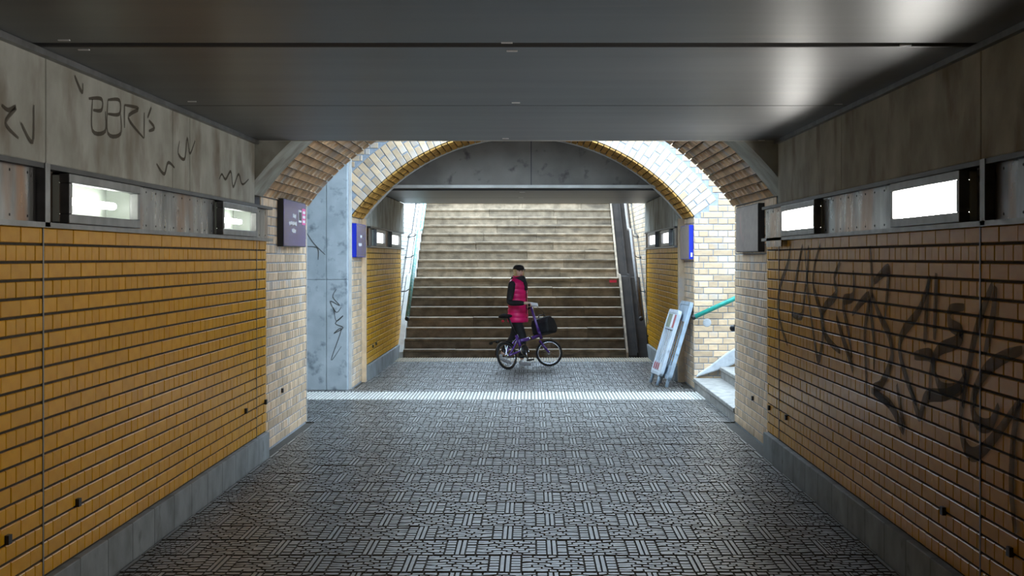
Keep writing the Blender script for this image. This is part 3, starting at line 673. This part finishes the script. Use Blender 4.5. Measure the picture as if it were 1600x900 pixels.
# ------------------------------------------------------------------ leaning barriers
def barrier(bl, lean, wv, W, H, leg, mat, label, slats=5, plates=True):
    """bl: foot of the far leg; wv: unit vector along the width; lean: unit vector up the panel"""
    t = empty('traffic_barrier', bl, label, 'barrier', 'folded barriers leaning on the pillar')
    wv = Vector(wv).normalized(); up = Vector(lean).normalized(); nn = wv.cross(up).normalized()
    R = Matrix((wv, nn, up)).transposed()
    def part(mb, name, mat, par=t, sm=False):
        o = mb.build(name, mat, par, sm)
        o.data.transform(R.to_4x4()); return o
    th = 0.05; z0 = leg; fwid = 0.05
    fr = MB(); path = []
    r = 0.06; c = [(r, z0 + r, math.pi, 1.5 * math.pi), (W - r, z0 + r, 1.5 * math.pi, 2 * math.pi), (W - r, H - r, 0, .5 * math.pi), (r, H - r, .5 * math.pi, math.pi)]
    for cx, cz, a0, a1 in c:
        for k in range(5):
            a = a0 + (a1 - a0) * k / 4; path.append((cx + r * math.cos(a), 0, cz + r * math.sin(a)))
    inner = [(p[0] + (W / 2 - p[0]) * (fwid * 2 / W), 0, p[2] + ((H + z0) / 2 - p[2]) * (fwid * 2 / (H - z0))) for p in path]; n = len(path)
    v = [(p[0], s * th / 2, p[2]) for s in (-1, 1) for p in path] + [(p[0], s * th / 2, p[2]) for s in (-1, 1) for p in inner]; f = []
    for i in range(n):
        j = (i + 1) % n
        f += [(i, j, n + j, n + i), (2 * n + i, 2 * n + j, 3 * n + j, 3 * n + i), (i, j, 2 * n + j, 2 * n + i), (n + i, n + j, 3 * n + j, 3 * n + i)]
    bevel(part(fr.add(v, f), 'frame', mat), 0.006)
    for i in range(slats):
        x = fwid + (W - 2 * fwid) * (i + .5) / slats; part(MB().box(x - 0.018, x + 0.018, -0.006, 0.006, z0 + 0.18, H - 0.27), 'slat', mat)
    for za, zb, k in ((H - 0.27, H - 0.045, 0), (z0 + 0.045, z0 + 0.18, 1)):
        p = part(MB().box(fwid * .8, W - fwid * .8, -0.018, 0.018, za, zb), 'plate', mat)
        if plates:
            for i in range(4):
                a = fwid + 0.02 + i * (W - 2 * fwid - 0.02) / 4; w = (W - 2 * fwid) / 4 * (0.85 if k == 0 else .5)
                cm = ('barrier_green', 'barrier_green', 'white', 'barrier_red')[i] if k == 0 else ('barrier_red' if i != 3 else 'white')
                for s in (-1, 1): part(MB().box(a, a + w, *sorted((s * 0.018, s * 0.021)), za + 0.025, zb - 0.02), 'reflector_stripe', cm, p)
    for x in (0.09, W - 0.09):
        part(MB().tube([(x, 0, -0.0), (x, 0, z0 + 0.03)], 0.022, 10), 'leg', 'barrier_blue', t, True)
    part(MB().box(W - 0.002, W + 0.012, -0.02, 0.02, z0 + 0.35, z0 + 0.6), 'latch', mat)
    return t
barrier((1.60, 19.95, 0.012), (0.30, 0.0, 1.0), (0.07, -0.70, 0.0), 0.66, 1.03, 0.13, 'barrier', 'white slatted barrier with red and green reflector stripes, leaning in front of another')
barrier((1.72, 19.86, 0.012), (0.31, 0.0, 1.05), (0.04, -0.80, 0.0), 0.82, 1.15, 0.10, 'barrier_blue', 'taller grey-blue barrier leaning on the pillar behind the white slatted one', 4, False)

# ------------------------------------------------------------------ folding bicycle (local: x forward, y left, z up)
bike = empty('folding_bicycle', (-0.339, 22.27, 0.0), 'small-wheeled purple folding bicycle with a black front bag, pushed by a person', 'bicycle')
YAW = math.radians(46.8); LEAN = math.radians(-12)
bike.rotation_euler = (LEAN, 0, YAW)
WB = 0.95; WR = 0.21
def ringpts(R, n=40): return [(R * math.cos(2 * math.pi * i / n), 0, R * math.sin(2 * math.pi * i / n)) for i in range(n)]
def wheel(name, mw):
    w = MB().tube(ringpts(WR - 0.018), 0.018, 10, True).build(name, 'rubber', bike, True, mw=mw)
    MB().tube(ringpts(WR - 0.038), 0.008, 8, True).build('rim', 'chrome', w, True)
    MB().tube([(0, -0.045, 0), (0, -0.02, 0), (0, 0.02, 0), (0, 0.045, 0)], [0.016, 0.024, 0.024, 0.016], 12).build('hub', 'chrome', w, True)
    for i in range(20):
        a = 2 * math.pi * i / 20
        MB().tube([(0.015 * math.cos(a + 1), 0.02 * (-1) ** i, 0.015 * math.sin(a + 1)), ((WR - .04) * math.cos(a), 0, (WR - .04) * math.sin(a))], 0.0014, 4).build('spoke', 'chrome', w)
    return w
wheel('rear_wheel', Matrix.Translation((0, 0, WR)))
steer = Matrix.Translation((WB, 0, 0)) @ Matrix.Rotation(-math.radians(44), 4, 'Z') @ Matrix.Translation((-WB, 0, 0))
wheel('front_wheel', steer @ Matrix.Translation((WB, 0, WR)))
def tube(name, pts, r, mat='purple', mw=None, seg=10): return MB().tube(pts, r, seg).build(name, mat, bike, True, mw=mw)
tube('main_tube', [(0.80, 0, 0.50), (0.70, 0, 0.475), (0.58, 0, 0.455), (0.46, 0, 0.44), (0.34, 0, 0.43)], 0.029)
tube('head_tube', [(0.825, 0, 0.44), (0.79, 0, 0.56)], 0.024)
tube('seat_tube', [(0.36, 0, 0.26), (0.27, 0, 0.52)], 0.026)
for s in (-1, 1):
    tube('chain_stay', [(0.36, 0.03 * s, 0.28), (0.0, 0.055 * s, WR)], 0.015); tube('seat_stay', [(0.29, 0.025 * s, 0.46), (0.16, 0.05 * s, 0.36), (0.0, 0.055 * s, WR)], 0.013)
    tube('fork_leg', [(0.835, 0.03 * s, 0.42), (0.88, 0.05 * s, 0.33), (WB, 0.052 * s, WR)], [0.020, 0.017, 0.013], mw=steer)
tube('frame_hinge', [(0.55, -0.03, 0.455), (0.55, 0.03, 0.455)], 0.026, 'chrome')
tube('seat_post', [(0.285, 0, 0.48), (0.16, 0, 0.79)], 0.016, 'dark_steel')
sd = MB().sphere((0.11, 0, 0.815), (0.125, 0.075, 0.032)).sphere((0.06, 0, 0.822), (0.075, 0.085, 0.035)).build('saddle', 'rubber', bike, True)
MB().sphere((0.03, 0, 0.745), (0.02, 0.025, 0.02)).build('rear_light', 'red', bike, True)
tube('light_strap', [(0.05, 0, 0.75), (0.10, 0, 0.79)], 0.008, 'black')
tube('handle_post', [(0.79, 0, 0.56), (0.775, 0, 0.62), (0.70, 0, 0.95)], [0.029, 0.023, 0.020])
hb = Matrix.Translation((0.70, 0, 0)) @ Matrix.Rotation(-math.radians(44), 4, 'Z') @ Matrix.Translation((-0.70, 0, 0))
tube('handlebar', [(0.66, -0.26, 0.955), (0.69, -0.14, 0.955), (0.705, -0.08, 0.95), (0.705, 0.08, 0.95), (0.69, 0.14, 0.955), (0.66, 0.26, 0.955)], 0.011, 'dark_steel', hb)
for s in (-1, 1):
    tube('grip', [(0.66, 0.26 * s, 0.955), (0.685, 0.155 * s, 0.955)], 0.017, 'rubber', hb)
    tube('brake_lever', [(0.70, 0.13 * s, 0.945), (0.735, 0.17 * s, 0.92), (0.725, 0.24 * s, 0.905)], 0.006, 'chrome', hb)
tube('brake_cable', [(0.72, -0.1, 0.94), (0.84, -0.12, 0.84), (0.86, -0.05, 0.62), (0.83, 0, 0.50)], 0.004, 'black')
cr = tube('chainring', [(0.36, -0.052, 0.275), (0.36, -0.046, 0.275)], 0.085, 'dark_steel', seg=28)
MB().tube([(0.36 + 0.088 * math.cos(a), -0.049, 0.275 + 0.088 * math.sin(a)) for a in [i * math.pi / 14 for i in range(28)]], 0.006, 6, True).build('chain_guard', 'chrome', bike, True)
tube('crank', [(0.36, -0.065, 0.275), (0.375, -0.07, 0.115)], 0.010, 'chrome'); tube('crank', [(0.36, 0.06, 0.275), (0.345, 0.065, 0.435)], 0.010, 'chrome')
for y, z, x in ((-0.12, 0.11, 0.377), (0.11, 0.44, 0.343)): bevel(MB().box(x - 0.045, x + 0.045, y - 0.04, y + 0.04, z - 0.012, z + 0.012).build('pedal', 'black', bike), 0.005)
tube('chain', [(0.36, -0.05, 0.36), (0.0, -0.05, 0.245)], 0.005, 'dark_steel'); tube('chain', [(0.36, -0.05, 0.19), (0.0, -0.05, 0.175)], 0.005, 'dark_steel')
def guard(name, cx, a0, a1, mw=None):
    v = []; n = 16
    for i in range(n + 1):
        a = a0 + (a1 - a0) * i / n
        for R in (WR + 0.012, WR + 0.016):
            for y in (-0.022, 0.022): v.append((cx + R * math.cos(a), y, WR + R * math.sin(a)))
    f = []
    for i in range(n):
        a, b = 4 * i, 4 * i + 4; f += [(a, a + 1, b + 1, b), (a + 2, b + 2, b + 3, a + 3), (a, b, b + 2, a + 2), (a + 1, a + 3, b + 3, b + 1)]
    return link(name, new_mesh(name, v, f + [(0, 2, 3, 1)], 'black', True), bike, mw=mw)
guard('mudguard', 0, math.radians(35), math.radians(175)); guard('mudguard', WB, math.radians(60), math.radians(185), steer)
tube('carrier', [(-0.02, -0.05, 0.45), (-0.24, -0.05, 0.44), (-0.24, 0.05, 0.44), (-0.02, 0.05, 0.45), (0.14, 0, 0.43)], 0.006, 'black')
for s in (-1, 1): MB().tube([(-0.225, 0.05 * s, 0.425), (-0.225, 0.09 * s, 0.425)], 0.022, 12).build('carrier_roller', 'rubber', bike, True)
bag = MB().prism([(0.86, 0.54), (1.06, 0.52), (1.10, 0.60), (1.05, 0.74), (0.97, 0.80), (0.88, 0.78), (0.85, 0.70)], 'y', -0.18, 0.18).build('front_bag', 'cloth_black', bike, mw=Matrix.Translation((-0.04, 0.0, -0.02)))
bevel(bag, 0.035, 4)
MB().tube([(0.95, -0.08, 0.77), (0.95, -0.06, 0.83), (0.95, 0.06, 0.83), (0.95, 0.08, 0.77)], 0.009, 8).build('bag_handle', 'black', bag, True)

# ------------------------------------------------------------------ person
def baked(mesh_obj):                                  # apply modifiers, return mesh, drop object
    dg = bpy.context.evaluated_depsgraph_get(); me = bpy.data.meshes.new_from_object(mesh_obj.evaluated_get(dg))
    bpy.data.objects.remove(mesh_obj); return me
def skin(chains, sub=2, root=0):
    """chains: lists of (pos, radius or (rx, ry)); a chain starting with an int grows from that vertex"""
    V, E, Rr, ids = [], [], [], {}
    for ch in chains:
        prev = None
        for p in ch:
            if isinstance(p, int): prev = p; continue
            V.append(p[0]); Rr.append(p[1]); i = len(V) - 1
            if prev is not None: E.append((prev, i))
            prev = i
    me = bpy.data.meshes.new('sk'); me.from_pydata(V, E, []); o = bpy.data.objects.new('sk', me); COL.objects.link(o)
    m = o.modifiers.new('s', 'SKIN'); m.use_smooth_shade = True
    if not me.skin_vertices: 
        bm = bmesh.new(); bm.from_mesh(me); bm.verts.layers.skin.verify(); bm.to_mesh(me); bm.free()
    for i, r in enumerate(Rr):
        d = me.skin_vertices[0].data[i]; d.radius = r if isinstance(r, tuple) else (r, r); d.use_root = (i == root)
    if sub: o.modifiers.new('d', 'SUBSURF').levels = sub
    return baked(o)
def fuse(meshes, voxel, smooth=4):
    bm = bmesh.new()
    for me in meshes: bm.from_mesh(me)
    me = bpy.data.meshes.new('fused'); bm.to_mesh(me); bm.free(); o = bpy.data.objects.new('f', me); COL.objects.link(o)
    r = o.modifiers.new('r', 'REMESH'); r.mode = 'VOXEL'; r.voxel_size = voxel
    if smooth: s = o.modifiers.new('s', 'SMOOTH'); s.iterations = smooth; s.factor = 0.5
    me = baked(o)
    for p in me.polygons: p.use_smooth = True
    return me
PB = Vector((-0.22, 23.15, 0))
person = empty('person', PB, 'person in a pink quilted vest and black cap pushing the purple folding bicycle', 'person')
def L(x, y, z): return (x - PB.x, y - PB.y, z)
bike_mw = Matrix.Translation(bike.location) @ bike.rotation_euler.to_matrix().to_4x4()
gripR = bike_mw @ hb @ Vector((0.67, -0.21, 0.957)); gripL = bike_mw @ hb @ Vector((0.67, 0.21, 0.957))
def rel(v): return Vector(v) - PB
gR, gL = rel(gripR), rel(gripL)
fw = Vector((math.cos(math.radians(-28)), math.sin(math.radians(-28)), 0)); lf = Vector((-fw.y, fw.x, 0))   # torso facing
def T(f, l, z, ox=0.0): return Vector((ox, 0, 0)) + fw * f + lf * l + Vector((0, 0, z))
shR = T(0.0, -0.165, 1.29); shL = T(0.0, 0.165, 1.29)
elR = Vector(L(-0.345, 22.87, 0.99)); elL = shL * 0.5 + gL * 0.5 + Vector((-0.06, 0.10, -0.10))
hipR = T(0.0, -0.085, 0.80); hipL = T(0.0, 0.085, 0.80)
knR = Vector(L(-0.13, 23.06, 0.44)); anR = Vector(L(-0.15, 23.12, 0.085))
knL = Vector(L(-0.28, 23.24, 0.44)); anL = Vector(L(-0.47, 23.30, 0.16))
def hand(w, grip, axis, side):
    """palm above the grip, four fingers closing round it, thumb from the palm's side"""
    out = []; w, grip, axis = Vector(w), Vector(grip), Vector(axis).normalized()
    d = (grip - w); d -= axis * d.dot(axis); d.normalize(); dn = Vector((0, 0, -1))
    palm = grip - d * 0.035 + Vector((0, 0, 0.018))
    out.append(skin([[(w, 0.026), ((w + palm) / 2, 0.030), (palm, (0.036, 0.020)), (grip + Vector((0, 0, 0.026)), (0.036, 0.014))]]))
    for i, ln in enumerate((0.9, 1.0, 0.95, 0.75)):
        b = grip + axis * side * (0.030 - 0.020 * i) + Vector((0, 0, 0.027))
        out.append(skin([[(b - d * 0.02, 0.010), (b + d * 0.022 * ln, 0.0095), (b + d * 0.030 * ln + dn * 0.028, 0.0085), (b + d * 0.008 + dn * 0.050 * ln, 0.0075)]], 1))
    tb = palm + axis * side * 0.028
    out.append(skin([[(palm + axis * side * 0.012, 0.013), (tb + d * 0.012 + dn * 0.012, 0.011), (tb + d * 0.034 + dn * 0.034, 0.009)]], 1))
    return out
ax = (gripL - gripR).normalized()
wrR = gR + Vector((-0.085, 0.02, 0.028)); wrL = gL + Vector((-0.08, 0.02, 0.03))
hc = T(0.03, 0.0, 1.475); yaw = math.radians(-62); hf = Vector((math.cos(yaw), math.sin(yaw), 0)); hl = Vector((-hf.y, hf.x, 0)); up = Vector((0, 0, 1))
def Hd(f, l, z): return hc + hf * f + hl * l + up * z
def head_mesh():
    mb = MB(); mb.sphere((0, 0, 0), (0.088, 0.070, 0.105), 28, 20)
    v = []
    for x, y, z in mb.v:
        if z < 0: t = -z / 0.105; y *= 1 - 0.28 * t; x = x * (1 - 0.12 * t) + 0.012 * t           # narrower jaw, chin forward
        if x > 0.05: x = 0.05 + (x - 0.05) * 0.75                                                 # flatter face
        if x > 0.04 and -0.005 < z < 0.03 and 0.012 < abs(y) < 0.045: x -= 0.007                  # eye sockets
        v.append((x, y, z))
    mb.v = v
    mb.sphere((0.083, 0, -0.022), (0.016, 0.011, 0.013), 10, 8).sphere((0.078, 0, -0.002), (0.010, 0.007, 0.024), 8, 6)       # nose
    mb.sphere((0.072, 0, -0.055), (0.010, 0.022, 0.007), 10, 6).sphere((0.064, 0, -0.088), (0.018, 0.020, 0.014), 10, 6)      # mouth, chin
    for s in (-1, 1): mb.sphere((-0.005, 0.072 * s, -0.008), (0.018, 0.008, 0.030), 10, 8)                                     # ears
    me = new_mesh('h', mb.v, mb.f); me.transform(Matrix.Translation(hc) @ Matrix((hf, hl, up)).transposed().to_4x4()); return me
legs = [[(T(0, 0, 0.84), (0.15, 0.10)), (T(0, 0, 1.02), (0.125, 0.085)), (T(0, 0, 1.20), (0.145, 0.095)), (T(0, 0, 1.31), (0.10, 0.07)), (T(0.01, 0, 1.37), 0.052), (T(0.03, 0, 1.43), 0.050)],
        [0, (hipR + Vector((0, 0, -0.04)), 0.085), ((hipR + knR) / 2, 0.072), (knR, 0.052), (knR * .5 + anR * .5, 0.048), (anR, 0.034)],
        [0, (hipL + Vector((0, 0, -0.04)), 0.085), ((hipL + knL) / 2, 0.072), (knL, 0.052), (knL * .5 + anL * .5, 0.048), (anL, 0.034)],
        [2, (shR, 0.052), ((shR + elR) / 2, 0.044), (elR, 0.036), ((elR + wrR) / 2, 0.034), (wrR, 0.026)],
        [2, (shL, 0.052), ((shL + elL) / 2, 0.044), (elL, 0.036), ((elL + wrL) / 2, 0.034), (wrL, 0.026)]]
body = fuse([skin(legs), head_mesh()] + hand(wrR, gR, ax, 1) + hand(wrL, gL, ax, -1), 0.006, 2)
body.materials.append(M['skin']); body_o = link('body', body, person)
def dressed(name, chains, mat, voxel=0.008): 
    me = fuse([skin(c) for c in chains], voxel, 3); me.materials.append(M[mat]); return link(name, me, person)
g = 0.012
dressed('trousers', [[[(T(0, 0, 0.90), (0.155, 0.11)), (T(0, 0, 0.80), (0.15, 0.11))],
                      [1, (hipR + Vector((0, 0, -.06)), 0.098), ((hipR + knR) / 2, 0.084), (knR, 0.066), (knR * .5 + anR * .5, 0.062), (anR * 1.0 + Vector((0, 0, 0.02)), 0.056)],
                      [1, (hipL + Vector((0, 0, -.06)), 0.098), ((hipL + knL) / 2, 0.084), (knL, 0.066), (knL * .5 + anL * .5, 0.062), (anL + Vector((0.02, 0, 0.03)), 0.056)]]], 'cloth_black')
for nm, sh, el, wr_ in (('sleeve', shR, elR, wrR), ('sleeve', shL, elL, wrL)):
    dressed(nm, [[[(sh * 0.78 + T(0, 0, 1.30) * 0.22, 0.066), (sh + Vector((0, 0, -0.012)), 0.068), (sh * .5 + el * .5, 0.060), (el, 0.052), (el * .5 + wr_ * .5, 0.046), (wr_ * 1.04 - el * .04, 0.038)]]], 'cloth_black')
def shoe(an, d, tilt):
    an = Vector(an); d = Vector(d).normalized(); base = an + Vector((0, 0, -0.055))
    tip = d * 0.16 + Vector((0, 0, -tilt)); 
    me = fuse([skin([[(an + Vector((0, 0, 0.01)), 0.042), (base - d * 0.03, 0.036), (base + tip * 0.45, 0.038), (base + tip, (0.036, 0.026))]])], 0.006, 2)
    zmin = min(v.co.z for v in me.vertices)
    lo = max(0.0, 0.0)
    for v in me.vertices:
        if v.co.z < 0.004: v.co.z = 0.004
    me.materials.append(M['shoe']); return link('shoe', me, person)
shoe(anR, (1, -0.25, 0), 0.0); shoe(anL, (1, -0.1, 0), 0.085)
# quilted vest: lofted rings with stitched bulges, open at the neck and hem
rings = []; prof = [(0.68, .178, .150), (0.78, .180, .150), (0.90, .172, .140), (1.02, .165, .132), (1.14, .175, .136), (1.24, .185, .134), (1.30, .178, .120), (1.345, .135, .098), (1.38, .085, .078), (1.405, .078, .074)]
def lerp_prof(z):
    for a, b in zip(prof, prof[1:]):
        if a[0] <= z <= b[0]:
            t = (z - a[0]) / (b[0] - a[0]); return a[1] + (b[1] - a[1]) * t, a[2] + (b[2] - a[2]) * t
    return prof[-1][1:]
nz, ns = 90, 40; mb = MB(); vv = []
for shell in (0, 1):
    for i in range(nz + 1):
        z = 0.68 + (1.405 - 0.68) * i / nz; a, b = lerp_prof(z); q = 0.010 * abs(math.sin(math.pi * (z - 0.68) / 0.075)) ** 0.6 - shell * 0.014
        for k in range(ns):
            th = 2 * math.pi * k / ns; vv.append(T(math.cos(th) * (b + q) + 0.012, math.sin(th) * (a + q), z))
ff = []; off = (nz + 1) * ns
for s in (0, off):
    for i in range(nz):
        for k in range(ns): ff.append((s + i * ns + k, s + i * ns + (k + 1) % ns, s + (i + 1) * ns + (k + 1) % ns, s + (i + 1) * ns + k))
for i in (0, nz):
    for k in range(ns): ff.append((i * ns + k, i * ns + (k + 1) % ns, off + i * ns + (k + 1) % ns, off + i * ns + k))
ve = link('vest', new_mesh('vest', vv, ff, 'vest', True), person)
MB().tube([T(0.135 + 0.028 - 0.05 * max(0, (z - 1.2) / 0.2), 0.0, z) for z in (0.70, 0.8, 0.9, 1.0, 1.1, 1.2, 1.3)], 0.007, 6).build('zip', 'black', ve)
box('badge', 'white', -0.02, 0.02, -0.003, 0.003, -0.03, 0.03, ve).matrix_basis = Matrix.Translation(T(0.155, 0.02, 1.17)) @ Matrix((-lf, fw, up)).transposed().to_4x4()
sc = MB()
for j, (z, r) in enumerate(((1.33, 0.095), (1.355, 0.088), (1.375, 0.080))):
    sc.tube([T(0.02 + math.cos(a) * r * 1.05, math.sin(a) * r, z + 0.012 * math.sin(a * 2 + j)) for a in [i * math.pi / 14 for i in range(28)]], 0.026, 10, True)
sc.tube([T(0.11, -0.01, 1.36), T(0.155, -0.012, 1.28), T(0.168, -0.015, 1.18)], [0.035, 0.034, 0.026], 10)
me = fuse([new_mesh('sc', sc.v, sc.f)], 0.007, 3); me.materials.append(M['cloth_black']); link('scarf', me, person)
# hair and cap
hm = MB(); hm.sphere((-0.018, 0, 0.012), (0.088, 0.082, 0.098), 24, 16)
for s in (-1, 1): hm.sphere((0.005, 0.070 * s, -0.045), (0.032, 0.020, 0.060), 12, 10)
hm.sphere((-0.06, 0, -0.06), (0.045, 0.062, 0.06), 12, 10)
HM = Matrix.Translation(hc) @ Matrix((hf, hl, up)).transposed().to_4x4()
me = fuse([new_mesh('hair', [v for v in hm.v], hm.f)], 0.006, 2); me.transform(HM); me.materials.append(M['hair']); link('hair', me, person)
cp = MB(); nn = 28; v = []; f = []
for i in range(9):
    th = (math.pi / 2) * i / 8
    for k in range(nn):
        a = 2 * math.pi * k / nn; v.append((-0.008 + 0.102 * math.cos(a) * math.cos(th) ** 0.7, 0.090 * math.sin(a) * math.cos(th) ** 0.7, 0.036 + 0.070 * math.sin(th)))
for i in range(8):
    for k in range(nn): f.append((i * nn + k, i * nn + (k + 1) % nn, (i + 1) * nn + (k + 1) % nn, (i + 1) * nn + k))
f.append(tuple(range(nn)))
me = new_mesh('cap', v, f, 'cloth_black', True); me.transform(HM); cap = link('cap', me, person)
bk = MB(); v = []
for z in (0.044, 0.036):
    for i in range(13):
        a = -1.05 + 2.1 * i / 12; v += [(0.075 * math.cos(a) + 0.012, 0.083 * math.sin(a), z), (0.085 * math.cos(a) + 0.062 * math.cos(a) ** 1.5 + 0.012, 0.083 * math.sin(a), z - 0.012)]
f = []
for s in (0, 26):
    for i in range(12): f.append((s + 2 * i, s + 2 * i + 2, s + 2 * i + 3, s + 2 * i + 1))
for i in range(12): f.append((2 * i + 1, 2 * i + 3, 26 + 2 * i + 3, 26 + 2 * i + 1))
me = new_mesh('brim', v, f, 'cloth_black'); me.transform(HM); link('brim', me, cap)
for s in (-1, 1):
    me = new_mesh('eye', *(lambda m: (m.v, m.f))(MB().sphere((0.066, 0.027 * s, 0.012), (0.008, 0.012, 0.007), 10, 6)), 'black', True); me.transform(HM); link('eye', me, body_o)
me = new_mesh('lips', *(lambda m: (m.v, m.f))(MB().sphere((0.078, 0, -0.055), (0.007, 0.020, 0.006), 10, 6)), 'red', True); me.transform(HM); link('lips', me, body_o)
# folded white sheet in the far hand
hg = gripL + Vector((0.06, -0.02, 0.06))
sh = empty('paper_sheet', hg, 'small white folded sheet held above the handlebar by the person', 'paper')
for k, z in ((0, 0.0), (1, 0.006)): bevel(MB().box(-0.09, 0.09, -0.06, 0.06, z, z + 0.004).build('leaf', 'white', sh), 0.001)
sh.rotation_euler = (math.radians(22), math.radians(8), math.radians(10))
